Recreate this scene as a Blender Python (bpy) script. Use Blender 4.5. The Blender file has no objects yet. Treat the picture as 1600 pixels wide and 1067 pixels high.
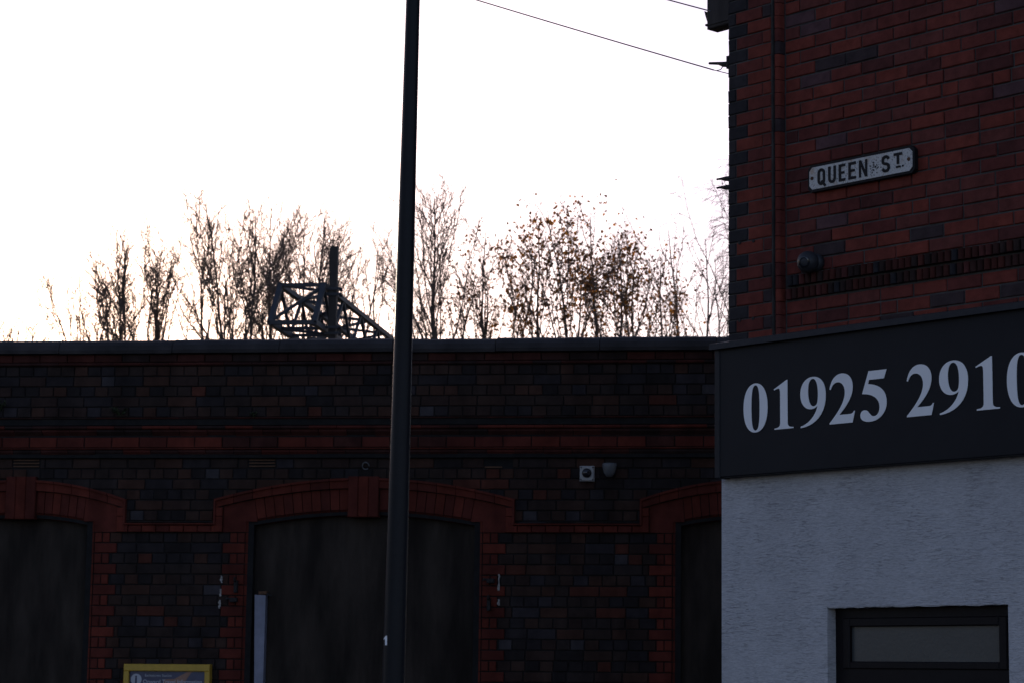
import bpy, math, random
from mathutils import Matrix, Vector
sc = bpy.context.scene
COL = sc.collection
R = math.radians

# ------------------------------------------------------------------ camera
CX = Vector((0.999975752, -0.000989490, 0.006893255))
CU = Vector((-0.00696391, -0.14208485, 0.98982999))
CF = Vector((0.0, 0.98985399, 0.14208829))
CP = Vector((0, 0, 1.65))
FPX = 3500.0
cam = bpy.data.cameras.new('camera')
cam_o = bpy.data.objects.new('camera', cam)
COL.objects.link(cam_o)
cam_o.matrix_world = Matrix(((CX[0], CU[0], -CF[0], CP[0]), (CX[1], CU[1], -CF[1], CP[1]),
                             (CX[2], CU[2], -CF[2], CP[2]), (0, 0, 0, 1)))
cam.sensor_width = 36
cam.lens = 36 * FPX / 1600
cam.shift_x = (800 - 950) / 1600
cam.clip_end = 3000
cam.dof.use_dof = True
cam.dof.focus_distance = 13.5
cam.dof.aperture_fstop = 6.3
sc.camera = cam_o

# ------------------------------------------------------------------ sky, sun, exposure
SUN_EL, SUN_AZ = 7.3, -20.0
w = bpy.data.worlds.new('World'); sc.world = w; w.use_nodes = True
nt = w.node_tree
bg = nt.nodes['Background']
sky = nt.nodes.new('ShaderNodeTexSky'); sky.sky_type = 'NISHITA'; sky.sun_disc = False
sky.sun_elevation = R(SUN_EL); sky.sun_rotation = R(SUN_AZ)
sky.dust_density = 0.9; sky.air_density = 0.7; sky.ozone_density = 1.2
wb = nt.nodes.new('ShaderNodeMixRGB'); wb.blend_type = 'MULTIPLY'; wb.inputs[0].default_value = 1; wb.inputs[2].default_value = (1.13, .955, 1.05, 1)   # white balance
nt.links.new(sky.outputs[0], wb.inputs[1]); nt.links.new(wb.outputs[0], bg.inputs[0]); bg.inputs[1].default_value = 0.12
sun = bpy.data.lights.new('sun', 'SUN'); sun.energy = 2.0; sun.angle = R(0.5); sun.color = (1, .86, .68)
sun_o = bpy.data.objects.new('sun', sun); COL.objects.link(sun_o)
sd = Vector((math.sin(R(SUN_AZ)) * math.cos(R(SUN_EL)), math.cos(R(SUN_AZ)) * math.cos(R(SUN_EL)), math.sin(R(SUN_EL))))
sun_o.rotation_euler = sd.to_track_quat('Z', 'Y').to_euler(); sun_o.location = (-30, 90, 40)
sc.view_settings.view_transform = 'Standard'; sc.view_settings.look = 'None'
sc.view_settings.gamma = 1.0; sc.view_settings.exposure = 0.85

# ------------------------------------------------------------------ helpers
def tag(o, label=None, cat=None, group=None, kind=None):
    if label: o['label'] = label
    if cat: o['category'] = cat
    if group: o['group'] = group
    if kind: o['kind'] = kind
    return o
def empty(name, loc=(0, 0, 0), rz=0.0):
    o = bpy.data.objects.new(name, None); COL.objects.link(o)
    o.location = loc; o.rotation_euler = (0, 0, rz); o.empty_display_size = .1
    return o
def link(name, me, mat=None, parent=None):
    o = bpy.data.objects.new(name, me); COL.objects.link(o)
    if mat is not None: me.materials.append(mat)
    if parent is not None: o.parent = parent
    return o
class MB:
    def __init__(s): s.v = []; s.f = []; s.m = []
    def face(s, *idx, mi=0): s.f.append(idx); s.m.append(mi)
    def poly(s, pts, mi=0):
        b = len(s.v); s.v += [tuple(p) for p in pts]; s.face(*range(b, b + len(pts)), mi=mi); return s
    def box(s, x0, x1, y0, y1, z0, z1, mi=0):
        b = len(s.v)
        s.v += [(x0, y0, z0), (x1, y0, z0), (x1, y1, z0), (x0, y1, z0), (x0, y0, z1), (x1, y0, z1), (x1, y1, z1), (x0, y1, z1)]
        for q in ((0, 3, 2, 1), (4, 5, 6, 7), (0, 1, 5, 4), (1, 2, 6, 5), (2, 3, 7, 6), (3, 0, 4, 7)):
            s.face(*[b + i for i in q], mi=mi)
        return s
    def cbox(s, x0, x1, y0, y1, z0, z1, c=.004, mi=0):
        """box whose front (low y) edges are chamfered"""
        b = len(s.v)
        s.v += [(x0, y1, z0), (x1, y1, z0), (x1, y1, z1), (x0, y1, z1),
                (x0, y0 + c, z0), (x1, y0 + c, z0), (x1, y0 + c, z1), (x0, y0 + c, z1),
                (x0 + c, y0, z0 + c), (x1 - c, y0, z0 + c), (x1 - c, y0, z1 - c), (x0 + c, y0, z1 - c)]
        for k in range(4):
            n = (k + 1) % 4
            s.face(b + k, b + n, b + 4 + n, b + 4 + k, mi=mi); s.face(b + 4 + k, b + 4 + n, b + 8 + n, b + 8 + k, mi=mi)
        s.face(b + 8, b + 9, b + 10, b + 11, mi=mi); s.face(b + 3, b + 2, b + 1, b, mi=mi)
        return s
    def prism(s, pts, y0, y1, mi=0):
        """polygon in (x,z) extruded from y0 (front) to y1"""
        b = len(s.v); n = len(pts)
        s.v += [(p[0], y0, p[1]) for p in pts] + [(p[0], y1, p[1]) for p in pts]
        s.face(*range(b, b + n), mi=mi); s.face(*range(b + 2 * n - 1, b + n - 1, -1), mi=mi)
        for k in range(n): s.face(b + k, b + n + k, b + n + (k + 1) % n, b + (k + 1) % n, mi=mi)
        return s
    def sweep(s, prof, x0, x1, mi=0):
        """profile in (y,z) extruded along x"""
        b = len(s.v); n = len(prof)
        s.v += [(x0, p[0], p[1]) for p in prof] + [(x1, p[0], p[1]) for p in prof]
        s.face(*range(b + n - 1, b - 1, -1), mi=mi); s.face(*range(b + n, b + 2 * n), mi=mi)
        for k in range(n): s.face(b + k, b + (k + 1) % n, b + n + (k + 1) % n, b + n + k, mi=mi)
        return s
    def bar(s, a, c, wd, h=None, up=(0, 0, 1), mi=0):
        """rectangular bar from a to c"""
        a = Vector(a); c = Vector(c); d = (c - a).normalized(); h = h or wd
        u = Vector(up)
        if abs(d.dot(u)) > .98: u = Vector((0, 1, 0))
        x = d.cross(u).normalized(); u = x.cross(d)
        b = len(s.v)
        for p in (a, c):
            for i, j in ((-1, -1), (1, -1), (1, 1), (-1, 1)): s.v.append(tuple(p + x * (i * wd / 2) + u * (j * h / 2)))
        for k in range(4): s.face(b + k, b + (k + 1) % 4, b + 4 + (k + 1) % 4, b + 4 + k, mi=mi)
        s.face(b + 3, b + 2, b + 1, b, mi=mi); s.face(b + 4, b + 5, b + 6, b + 7, mi=mi)
        return s
    def tube(s, pts, rad, n=6, mi=0, cap=True):
        b = len(s.v); ref = None
        P = [Vector(p) for p in pts]
        for i, p in enumerate(P):
            d = (P[min(i + 1, len(P) - 1)] - P[max(i - 1, 0)])
            if d.length < 1e-9: d = Vector((0, 0, 1))
            d.normalize()
            if ref is None: ref = Vector((1, 0, 0)) if abs(d.x) < .9 else Vector((0, 1, 0))
            x = (ref - d * ref.dot(d)).normalized(); ref = x; y = d.cross(x)
            r = rad[i] if isinstance(rad, (list, tuple)) else rad
            for k in range(n):
                t = 2 * math.pi * k / n
                q = p + x * (r * math.cos(t)) + y * (r * math.sin(t)); s.v.append((q.x, q.y, q.z))
        for i in range(len(P) - 1):
            for k in range(n):
                s.face(b + i * n + k, b + i * n + (k + 1) % n, b + (i + 1) * n + (k + 1) % n, b + (i + 1) * n + k, mi=mi)
        if cap:
            s.face(*[b + k for k in range(n - 1, -1, -1)], mi=mi); s.face(*[b + (len(P) - 1) * n + k for k in range(n)], mi=mi)
        return s
    def lathe(s, prof, n=24, mi=0, axis='z', org=(0, 0, 0)):
        """profile of (r,h) turned about an axis through org"""
        b = len(s.v); ox, oy, oz = org
        for r, h in prof:
            for k in range(n):
                t = 2 * math.pi * k / n; c, q = r * math.cos(t), r * math.sin(t)
                s.v.append((ox + c, oy + q, oz + h) if axis == 'z' else (ox + c, oy - h, oz + q))
        for i in range(len(prof) - 1):
            for k in range(n): s.face(b + i * n + k, b + i * n + (k + 1) % n, b + (i + 1) * n + (k + 1) % n, b + (i + 1) * n + k, mi=mi)
        s.face(*[b + k for k in range(n - 1, -1, -1)], mi=mi); s.face(*[b + (len(prof) - 1) * n + k for k in range(n)], mi=mi)
        return s
    def mesh(s, name, smooth=False, mats=None):
        me = bpy.data.meshes.new(name); me.from_pydata(s.v, [], s.f)
        if mats:
            for q in mats: me.materials.append(q)
            me.polygons.foreach_set('material_index', s.m)
        if smooth: me.polygons.foreach_set('use_smooth', [True] * len(s.f))
        me.update()
        return me
    def build(s, name, mat=None, parent=None, smooth=False, mats=None):
        return link(name, s.mesh(name, smooth, mats), mat, parent)

# ------------------------------------------------------------------ materials
MATS = {}
def mat(name, col, rough=.8, spec=.4, metal=0.0, var=.25, scale=12.0, bump=.15, bscale=60.0, bdist=.004, stretch=(1, 1, 1), col2=None, stain=0.0, coat=0.0, sat=None):
    """principled surface: two noises on the colour, fine relief; coordinates are world position so no two pieces repeat"""
    if name in MATS: return MATS[name]
    m = bpy.data.materials.new(name); m.use_nodes = True; MATS[name] = m
    n = m.node_tree.nodes; l = m.node_tree.links; p = n['Principled BSDF']
    p.inputs['Roughness'].default_value = rough; p.inputs['Metallic'].default_value = metal
    p.inputs['Specular IOR Level'].default_value = spec
    if coat: p.inputs['Coat Weight'].default_value = coat; p.inputs['Coat Roughness'].default_value = .12
    g = n.new('ShaderNodeNewGeometry'); mp = n.new('ShaderNodeMapping'); l.new(g.outputs['Position'], mp.inputs[0])
    mp.inputs['Scale'].default_value = stretch
    nz = n.new('ShaderNodeTexNoise'); nz.inputs['Scale'].default_value = scale; nz.inputs['Detail'].default_value = 5; nz.inputs['Roughness'].default_value = .62
    l.new(mp.outputs[0], nz.inputs['Vector'])
    rp = n.new('ShaderNodeValToRGB'); l.new(nz.outputs['Fac'], rp.inputs[0])
    c2 = col2 or tuple(c * (1 - var) for c in col)
    hi = tuple(min(1, c * (1 + var * .8)) for c in col)
    e = rp.color_ramp.elements; e[0].position = .3; e[0].color = (*c2, 1); e[1].position = .72; e[1].color = (*hi, 1)
    out = rp.outputs[0]
    if stain:
        n2 = n.new('ShaderNodeTexNoise'); n2.inputs['Scale'].default_value = 1.6; n2.inputs['Detail'].default_value = 6
        mp2 = n.new('ShaderNodeMapping'); mp2.inputs['Scale'].default_value = (3.2, 3.2, .55); l.new(g.outputs['Position'], mp2.inputs[0]); l.new(mp2.outputs[0], n2.inputs['Vector'])
        r2 = n.new('ShaderNodeValToRGB'); r2.color_ramp.elements[0].position = .38; r2.color_ramp.elements[1].position = .66
        r2.color_ramp.elements[0].color = (1 - stain,) * 3 + (1,); r2.color_ramp.elements[1].color = (1.0, 1.0, 1.0, 1)
        l.new(n2.outputs['Fac'], r2.inputs[0])
        mx = n.new('ShaderNodeMixRGB'); mx.blend_type = 'MULTIPLY'; mx.inputs[0].default_value = 1
        l.new(out, mx.inputs[1]); l.new(r2.outputs[0], mx.inputs[2]); out = mx.outputs[0]
    l.new(out, p.inputs['Base Color'])
    if bump:
        nb = n.new('ShaderNodeTexNoise'); nb.inputs['Scale'].default_value = bscale; nb.inputs['Detail'].default_value = 6; l.new(mp.outputs[0], nb.inputs['Vector'])
        bm = n.new('ShaderNodeBump'); bm.inputs['Strength'].default_value = bump; bm.inputs['Distance'].default_value = bdist
        l.new(nb.outputs['Fac'], bm.inputs['Height']); l.new(bm.outputs[0], p.inputs['Normal'])
    return m
DARK = [mat('brick_dark_%d' % i, (c[0] * 1.08, c[1] * 1.0, c[2] * .93), .85, .10, var=.3, scale=9, bump=.5, bscale=45, stain=.3) for i, c in enumerate((
    (.033, .024, .022), (.043, .027, .023), (.026, .023, .026), (.052, .028, .022), (.034, .031, .037), (.021, .018, .019), (.035, .023, .021), (.030, .024, .024), (.074, .027, .020), (.048, .046, .054)))]
DARK_W = [18, 16, 14, 12, 6, 14, 16, 14, 4, 2]
REDS = [mat('brick_station_red_%d' % i, c, .85, .10, var=.25, scale=9, bump=.4, bscale=45, stain=.3) for i, c in enumerate((
    (.120, .026, .017), (.104, .024, .017), (.134, .029, .019), (.092, .022, .016)))]
SOOT_SHADE = [mat('brick_soot_shade_red_%d' % i, c, .85, .10, var=.3, scale=9, bump=.4, bscale=45, stain=.35) for i, c in enumerate((
    (.060, .020, .016), (.046, .020, .017), (.074, .022, .017), (.034, .021, .019)))]  # sooty reds; in the cornice they paint in the shade under the overhang
REDB = [mat('brick_corner_red_%d' % i, tuple(v * .92 for v in c), .85, .12, var=.26, scale=14, bump=.5, bscale=60, stain=.2) for i, c in enumerate((
    (.172, .040, .029), (.150, .036, .028), (.190, .042, .029), (.122, .031, .026), (.136, .039, .032), (.092, .028, .025), (.098, .050, .054), (.050, .034, .036)))]
REDB_W = [24, 20, 16, 12, 12, 6, 3, 2]
BLUE = [mat('brick_blue_black_%d' % i, c, .8, .12, var=.3, scale=14, bump=.5, bscale=60) for i, c in enumerate(((.028, .025, .028), (.034, .029, .031), (.022, .020, .023)))]
M = dict(
    mortar_dark=mat('mortar_dark', (.018, .017, .017), .95, .1, bump=.6, bscale=120),
    mortar=mat('mortar_grey', (.070, .068, .066), .95, .15, var=.5, scale=5, bump=.6, bscale=150),
    coping=mat('coping_stone', (.040, .036, .037), .75, .2, var=.35, scale=5, bump=.5, bscale=35, stain=.3),
    board=mat('window_board', (.041, .032, .026), .85, .12, var=.3, scale=7, bump=.25, bscale=90, stretch=(1.3, 1.3, .35), stain=.55),
    black=mat('gloss_black_paint', (.009, .0095, .012), .42, .14, var=.15, scale=30, bump=.08, bscale=120, bdist=.002),
    fascia=mat('fascia_black', (.012, .0125, .0155), .5, .12, var=.12, scale=4, bump=.05, bscale=30, bdist=.002),
    trim=mat('fascia_trim', (.018, .018, .021), .55, .2, var=.25, scale=20),
    white_letters=mat('vinyl_white', (.80, .80, .80), .45, .4, var=.04, scale=6, bump=0),
    steel=mat('galvanised_steel', (.040, .043, .050), .6, .25, metal=.0, var=.2, scale=8, bump=.15),
    steel_post=mat('weathered_steel', (.038, .034, .031), .7, .2, metal=.0, var=.25, scale=8, bump=.15),
    iron=mat('rusty_iron', (.020, .018, .018), .8, .3, var=.5, scale=60, bump=.5),
    grey=mat('grey_plastic', (.10, .105, .11), .55, .4, var=.12, scale=30, bump=.1),
    darkgrey=mat('dark_grey_housing', (.028, .029, .034), .5, .25, var=.15, scale=30, bump=.05),
    cream=mat('cream_box', (.34, .34, .33), .6, .3, var=.2, scale=40, bump=.1),
    lens=mat('dark_lens', (.008, .009, .012), .12, .6, var=.1, bump=0),
    yellow=mat('yellow_frame', (.46, .29, .035), .5, .4, var=.12, scale=25, bump=.05),
    navy=mat('poster_navy', (.030, .036, .085), .35, .5, var=.5, scale=5, bump=0),
    peach=mat('poster_peach', (.24, .12, .085), .35, .5, var=.3, scale=12, bump=0),
    paper=mat('poster_paper', (.36, .38, .43), .35, .5, var=.06, scale=4, bump=0),
    pipe=mat('pale_trunking', (.20, .21, .27), .55, .4, var=.2, scale=10, bump=.1, stain=.3),
    terracotta=mat('terracotta_vent', (.100, .052, .030), .85, .25, var=.3, scale=30, bump=.4),
    lime=mat('lime_smear', (.32, .30, .28), .9, .2, var=.5, scale=60, bump=.6),
    frame=mat('dark_brown_frame', (.010, .008, .009), .45, .12, var=.2, scale=20, bump=.05),
    glass=mat('obscured_glass', (.060, .064, .064), .3, .35, var=.15, scale=2.5, bump=.4, bscale=55, bdist=.002),
    wire=mat('grey_wire', (.06, .065, .08), .6, .3, var=.1, bump=0),
    bark=mat('birch_bark', (.105, .085, .072), .9, .2, var=.4, scale=20, bump=.5, bscale=70),
    twig=mat('twig_bark', (.170, .125, .100), .9, .2, var=.3, scale=10, bump=0),  # lifted pale: haze and flare over the twigs put into the colour
    asphalt=mat('asphalt', (.048, .048, .050), .9, .3, var=.3, scale=40, bump=.6, bscale=220),
    paving=mat('paving', (.16, .155, .15), .9, .3, var=.25, scale=10, bump=.4, bscale=120),
    kerbm=mat('kerb_concrete', (.20, .195, .185), .9, .3, var=.25, scale=10, bump=.4, bscale=120),
    soil=mat('ground_rough', (.06, .062, .045), .95, .2, var=.4, scale=2, bump=.5, bscale=20),
    slate=mat('roof_slate', (.06, .062, .07), .6, .4, var=.3, scale=6, bump=.3),
    felt=mat('roof_felt', (.05, .05, .052), .9, .2, var=.3, scale=3, bump=.3),
    sign_black=mat('sign_black_enamel', (.009, .009, .011), .6, .15, var=.4, scale=60, bump=.4, bscale=120),
    screw=mat('rusted_screw', (.085, .040, .024), .85, .3, var=.5, scale=150, bump=.5),
    weed=mat('weed_green', (.030, .040, .016), .8, .3, var=.4, scale=20, bump=0),
    timber=mat('weathered_timber', (.040, .034, .032), .85, .25, var=.4, scale=15, bump=.4, stretch=(1, 1, .2)),
)
def sign_white_mat():
    """old enamel plate: white flaking to grey, with rust bleeding"""
    m = bpy.data.materials.new('sign_white_enamel'); m.use_nodes = True
    n = m.node_tree.nodes; l = m.node_tree.links; p = n['Principled BSDF']; p.inputs['Roughness'].default_value = .5
    g = n.new('ShaderNodeNewGeometry')
    a = n.new('ShaderNodeTexNoise'); a.inputs['Scale'].default_value = 95; a.inputs['Detail'].default_value = 6; a.inputs['Roughness'].default_value = .7
    b = n.new('ShaderNodeTexNoise'); b.inputs['Scale'].default_value = 14; b.inputs['Detail'].default_value = 4
    l.new(g.outputs['Position'], a.inputs['Vector']); l.new(g.outputs['Position'], b.inputs['Vector'])
    ra = n.new('ShaderNodeValToRGB'); l.new(a.outputs['Fac'], ra.inputs[0])
    e = ra.color_ramp.elements; e[0].position = .36; e[0].color = (.09, .082, .075, 1); e[1].position = .47; e[1].color = (.46, .455, .44, 1)
    rb = n.new('ShaderNodeValToRGB'); l.new(b.outputs['Fac'], rb.inputs[0])
    e = rb.color_ramp.elements; e[0].position = .56; e[0].color = (0, 0, 0, 1); e[1].position = .8; e[1].color = (1, 1, 1, 1)
    mx = n.new('ShaderNodeMixRGB'); l.new(rb.outputs[0], mx.inputs[0]); l.new(ra.outputs[0], mx.inputs[1]); mx.inputs[2].default_value = (.34, .22, .14, 1)
    l.new(mx.outputs[0], p.inputs['Base Color'])
    bm = n.new('ShaderNodeBump'); bm.inputs['Strength'].default_value = .4; bm.inputs['Distance'].default_value = .002
    l.new(a.outputs['Fac'], bm.inputs['Height']); l.new(bm.outputs[0], p.inputs['Normal'])
    return m
M['sign_white'] = sign_white_mat()
A1, A2 = 0.0926814440, 0.813055444
O1 = Vector((-2.01804379, 18.60168362, 0)); O2 = Vector((0.72576476, 13.43366945, 0))
def render_mat():
    """white painted render with short horizontal drag grooves in a darker tone"""
    m = bpy.data.materials.new('scratched_white_render'); m.use_nodes = True
    n = m.node_tree.nodes; l = m.node_tree.links; p = n['Principled BSDF']; p.inputs['Roughness'].default_value = .85; p.inputs['Specular IOR Level'].default_value = .25
    tc = n.new('ShaderNodeTexCoord'); mp = n.new('ShaderNodeMapping'); mp.inputs['Scale'].default_value = (16, 16, 150); l.new(tc.outputs['Object'], mp.inputs[0])
    a = n.new('ShaderNodeTexNoise'); a.inputs['Scale'].default_value = 1.0; a.inputs['Detail'].default_value = 5; a.inputs['Roughness'].default_value = .6; a.inputs['Distortion'].default_value = .9
    l.new(mp.outputs[0], a.inputs['Vector'])
    ra = n.new('ShaderNodeValToRGB'); l.new(a.outputs['Fac'], ra.inputs[0])
    e = ra.color_ramp.elements; e[0].position = .34; e[0].color = (0, 0, 0, 1); e[1].position = .47; e[1].color = (1, 1, 1, 1)
    mp2 = n.new('ShaderNodeMapping'); mp2.inputs['Scale'].default_value = (34, 34, 330); mp2.inputs['Location'].default_value = (3, 1, 7); l.new(tc.outputs['Object'], mp2.inputs[0])
    f = n.new('ShaderNodeTexNoise'); f.inputs['Scale'].default_value = 1.0; f.inputs['Detail'].default_value = 7; f.inputs['Roughness'].default_value = .7; f.inputs['Distortion'].default_value = .6; l.new(mp2.outputs[0], f.inputs['Vector'])
    # marks come and go over the wall
    pm = n.new('ShaderNodeTexNoise'); pm.inputs['Scale'].default_value = 4.5; pm.inputs['Detail'].default_value = 4; l.new(tc.outputs['Object'], pm.inputs['Vector'])
    mr = n.new('ShaderNodeMapRange'); mr.inputs[1].default_value = .35; mr.inputs[2].default_value = .65; mr.inputs[3].default_value = .15; mr.inputs[4].default_value = 1.0; l.new(pm.outputs['Fac'], mr.inputs[0])
    inv = n.new('ShaderNodeMath'); inv.operation = 'SUBTRACT'; inv.inputs[0].default_value = 1; l.new(ra.outputs[0], inv.inputs[1])
    gm = n.new('ShaderNodeMath'); gm.operation = 'MULTIPLY'; l.new(inv.outputs[0], gm.inputs[0]); l.new(mr.outputs[0], gm.inputs[1])
    big = n.new('ShaderNodeTexNoise'); big.inputs['Scale'].default_value = 1.7; big.inputs['Detail'].default_value = 7; big.inputs['Roughness'].default_value = .65; l.new(tc.outputs['Object'], big.inputs['Vector'])
    rb = n.new('ShaderNodeValToRGB'); l.new(big.outputs['Fac'], rb.inputs[0])
    e = rb.color_ramp.elements; e[0].position = .32; e[0].color = (.45, .445, .455, 1); e[1].position = .68; e[1].color = (.565, .56, .57, 1)
    fr = n.new('ShaderNodeValToRGB'); l.new(f.outputs['Fac'], fr.inputs[0])
    e = fr.color_ramp.elements; e[0].position = .36; e[0].color = (.66, .65, .65, 1); e[1].position = .56; e[1].color = (1, 1, 1, 1)
    m1 = n.new('ShaderNodeMixRGB'); m1.blend_type = 'MULTIPLY'; m1.inputs[0].default_value = 1; l.new(rb.outputs[0], m1.inputs[1]); l.new(fr.outputs[0], m1.inputs[2])
    mx = n.new('ShaderNodeMixRGB'); l.new(gm.outputs[0], mx.inputs[0]); l.new(m1.outputs[0], mx.inputs[1]); mx.inputs[2].default_value = (.27, .262, .265, 1)  # grooves mixed towards a darker grey
    l.new(mx.outputs[0], p.inputs['Base Color'])
    hs = n.new('ShaderNodeMath'); hs.operation = 'SUBTRACT'; l.new(f.outputs['Fac'], hs.inputs[0]); l.new(gm.outputs[0], hs.inputs[1])
    bm = n.new('ShaderNodeBump'); bm.inputs['Strength'].default_value = .6; bm.inputs['Distance'].default_value = .006
    l.new(hs.outputs[0], bm.inputs['Height']); l.new(bm.outputs[0], p.inputs['Normal'])
    return m
M['render'] = render_mat()
def leaf_mat(name, c, t):
    m = bpy.data.materials.new(name); m.use_nodes = True
    n = m.node_tree.nodes; l = m.node_tree.links; n.remove(n['Principled BSDF'])
    d = n.new('ShaderNodeBsdfDiffuse'); d.inputs[0].default_value = (*c, 1)
    q = n.new('ShaderNodeBsdfTranslucent'); q.inputs[0].default_value = (*t, 1)
    mx = n.new('ShaderNodeMixShader'); mx.inputs[0].default_value = .5
    l.new(d.outputs[0], mx.inputs[1]); l.new(q.outputs[0], mx.inputs[2]); l.new(mx.outputs[0], n['Material Output'].inputs[0])
    return m
LEAF = [leaf_mat('leaf_brown', (.10, .055, .032), (.10, .048, .02)), leaf_mat('leaf_tan', (.20, .10, .04), (.24, .105, .03)), leaf_mat('leaf_orange', (.36, .155, .04), (.46, .19, .035))]

# ------------------------------------------------------------------ projection helpers (to find which bricks show largest)
def to_px(P):
    d = P - CP; z = d.dot(CF)
    return 950 + FPX * d.dot(CX) / z, 533.5 - FPX * d.dot(CU) / z
def ray(px, py): return CF + CX * ((px - 950) / FPX) - CU * ((py - 533.5) / FPX)
def at(px, py, Y):
    r = ray(px, py); return CP + r * (Y / r.y)
M1 = Matrix.Translation(O1) @ Matrix.Rotation(-A1, 4, 'Z')
M2 = Matrix.Translation(O2) @ Matrix.Rotation(-A2, 4, 'Z')

# ------------------------------------------------------------------ bricks as pieces
MESHC = {}
def brick_mesh(L, H, D, var, name, shape='flat'):
    key = (round(L, 3), round(H, 3), round(D, 3), var, shape)
    if key not in MESHC:
        rnd = random.Random(hash(key[:4]) & 0xffff)
        b = MB()
        if shape == 'flat':
            b.cbox(-L / 2, L / 2, 0, D, -H / 2, H / 2, .005)
            for i in range(8, 12):
                v = b.v[i]; b.v[i] = (v[0] + rnd.uniform(-.002, .002), v[1] + rnd.uniform(-.0012, .0012), v[2] + rnd.uniform(-.002, .002))
        elif shape == 'ovolo':      # bottom curls back
            b.sweep([(D, -H / 2), (.036, -H / 2), (.030, -H * .30), (.016, -H * .05), (.004, H * .2), (0, H / 2 - .018), (0, H / 2), (D, H / 2)], -L / 2, L / 2)
        elif shape == 'nose':       # rounded strip
            b.sweep([(D, -H / 2), (.010, -H / 2), (.002, -H * .22), (0, 0), (.002, H * .22), (.010, H / 2), (D, H / 2)], -L / 2, L / 2)
        elif shape == 'chamfer':    # slants back to the right
            b.prism([(-L / 2, -H / 2), (L / 2, -H / 2), (L / 2, H / 2), (-L / 2, H / 2)], 0, D)
            for i in (1, 2): v = b.v[i]; b.v[i] = (v[0], .045, v[2])
        elif shape == 'chamfer_l':
            b.prism([(-L / 2, -H / 2), (L / 2, -H / 2), (L / 2, H / 2), (-L / 2, H / 2)], 0, D)
            for i in (0, 3): v = b.v[i]; b.v[i] = (v[0], .045, v[2])
        elif shape == 'round':      # half round upright bead
            P = [(-L / 2, D)] + [(L / 2 * math.cos(math.pi - t * math.pi / 8), L / 2 * (1 - math.sin(t * math.pi / 8))) for t in range(9)] + [(L / 2, D)]
            n = len(P); b.v += [(p[0], p[1], -H / 2) for p in P] + [(p[0], p[1], H / 2) for p in P]
            b.face(*range(n - 1, -1, -1)); b.face(*range(n, 2 * n))
            for k in range(n): b.face(k, (k + 1) % n, n + (k + 1) % n, n + k)
        me = b.mesh(name); me.materials.append(DARK[0]); MESHC[key] = me
    return MESHC[key]
class Bricks:
    """collects bricks of one name under one parent; the 300 that show largest become objects, the rest one mesh"""
    def __init__(s, name, parent, mw): s.name = name; s.parent = parent; s.mw = mw; s.rec = []
    def add(s, x0, x1, z0, z1, y, m, D=.05, shape='flat', joint=.008, jit=.003, rnd=random):
        L = x1 - x0 - joint; H = z1 - z0 - joint
        if L < .012 or H < .008: return
        s.rec.append(((x0 + x1) / 2, y + (rnd.uniform(-jit, jit) if jit else 0), (z0 + z1) / 2, L, H, D, m, shape, rnd.uniform(-.006, .006) if jit else 0, rnd.randrange(4)))
    def custom(s, mesh, m, c):
        s.rec.append((c[0], c[1], c[2], .07, .07, 0, m, mesh, 0, 0))
    def finish(s, cap=300):
        def key(r):
            P = s.mw @ Vector((r[0], r[1], r[2])); x, y = to_px(P)
            inside = -15 < x < 1615 and -15 < y < 1080
            if s.mw is M1 and x > 1118: inside = False      # behind the corner building
            return (0 if inside else 1, -r[3] * r[4] / (P - CP).length_squared)
        s.rec.sort(key=key)
        rest = MB(); mats = []
        for i, (x, y, z, L, H, D, m, shape, rot, var) in enumerate(s.rec):
            me = shape if not isinstance(shape, str) else brick_mesh(L, H, D, var, s.name, shape)
            if i < cap and key(s.rec[i])[0] == 0:
                o = bpy.data.objects.new(s.name, me); COL.objects.link(o); o.parent = s.parent
                o.location = (x, y, z); o.rotation_euler = (0, rot, 0)
                o.material_slots[0].link = 'OBJECT'; o.material_slots[0].material = m
            else:
                if m not in mats: mats.append(m)
                b = len(rest.v); mi = mats.index(m)
                rest.v += [(v.co.x + x, v.co.y + y, v.co.z + z) for v in me.vertices]
                for p in me.polygons: rest.face(*[b + k for k in p.vertices], mi=mi)
        if rest.v: tag(rest.build(s.name + 'work', None, s.parent, mats=mats), kind='stuff')

# ------------------------------------------------------------------ ground, road, pavements
def slab(name, x0, x1, y0, y1, z0, z1, m, rz=0, org=(0, 0, 0)):
    o = MB().box(x0, x1, y0, y1, z0, z1).build(name, m); o.location = org; o.rotation_euler = (0, 0, rz)
    return tag(o, kind='structure')
g = MB().poly([(-900, -900, 0), (900, -900, 0), (900, 900, 0), (-900, 900, 0)]).build('ground', M['soil']); tag(g, kind='structure'); g.location.z = -.02
slab('road', -60, 60, -13.5, -1.9, -.01, .0, M['asphalt'], -A1, O1)
slab('side_road', .1, 4.2, -2.0, 60, -.012, -.004, M['asphalt'], -A1, O1 + Vector((7, 0, 0)))
slab('station_pavement', -60, 6.0, -1.75, .0, 0.0, .115, M['paving'], -A1, O1)
slab('kerb', -60, 6.0, -1.9, -1.75, -.01, .125, M['kerbm'], -A1, O1)
slab('near_pavement', -60, 60, -20, -13.65, 0.0, .115, M['paving'], -A1, O1)
slab('near_kerb', -60, 60, -13.65, -13.5, -.01, .125, M['kerbm'], -A1, O1)

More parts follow.
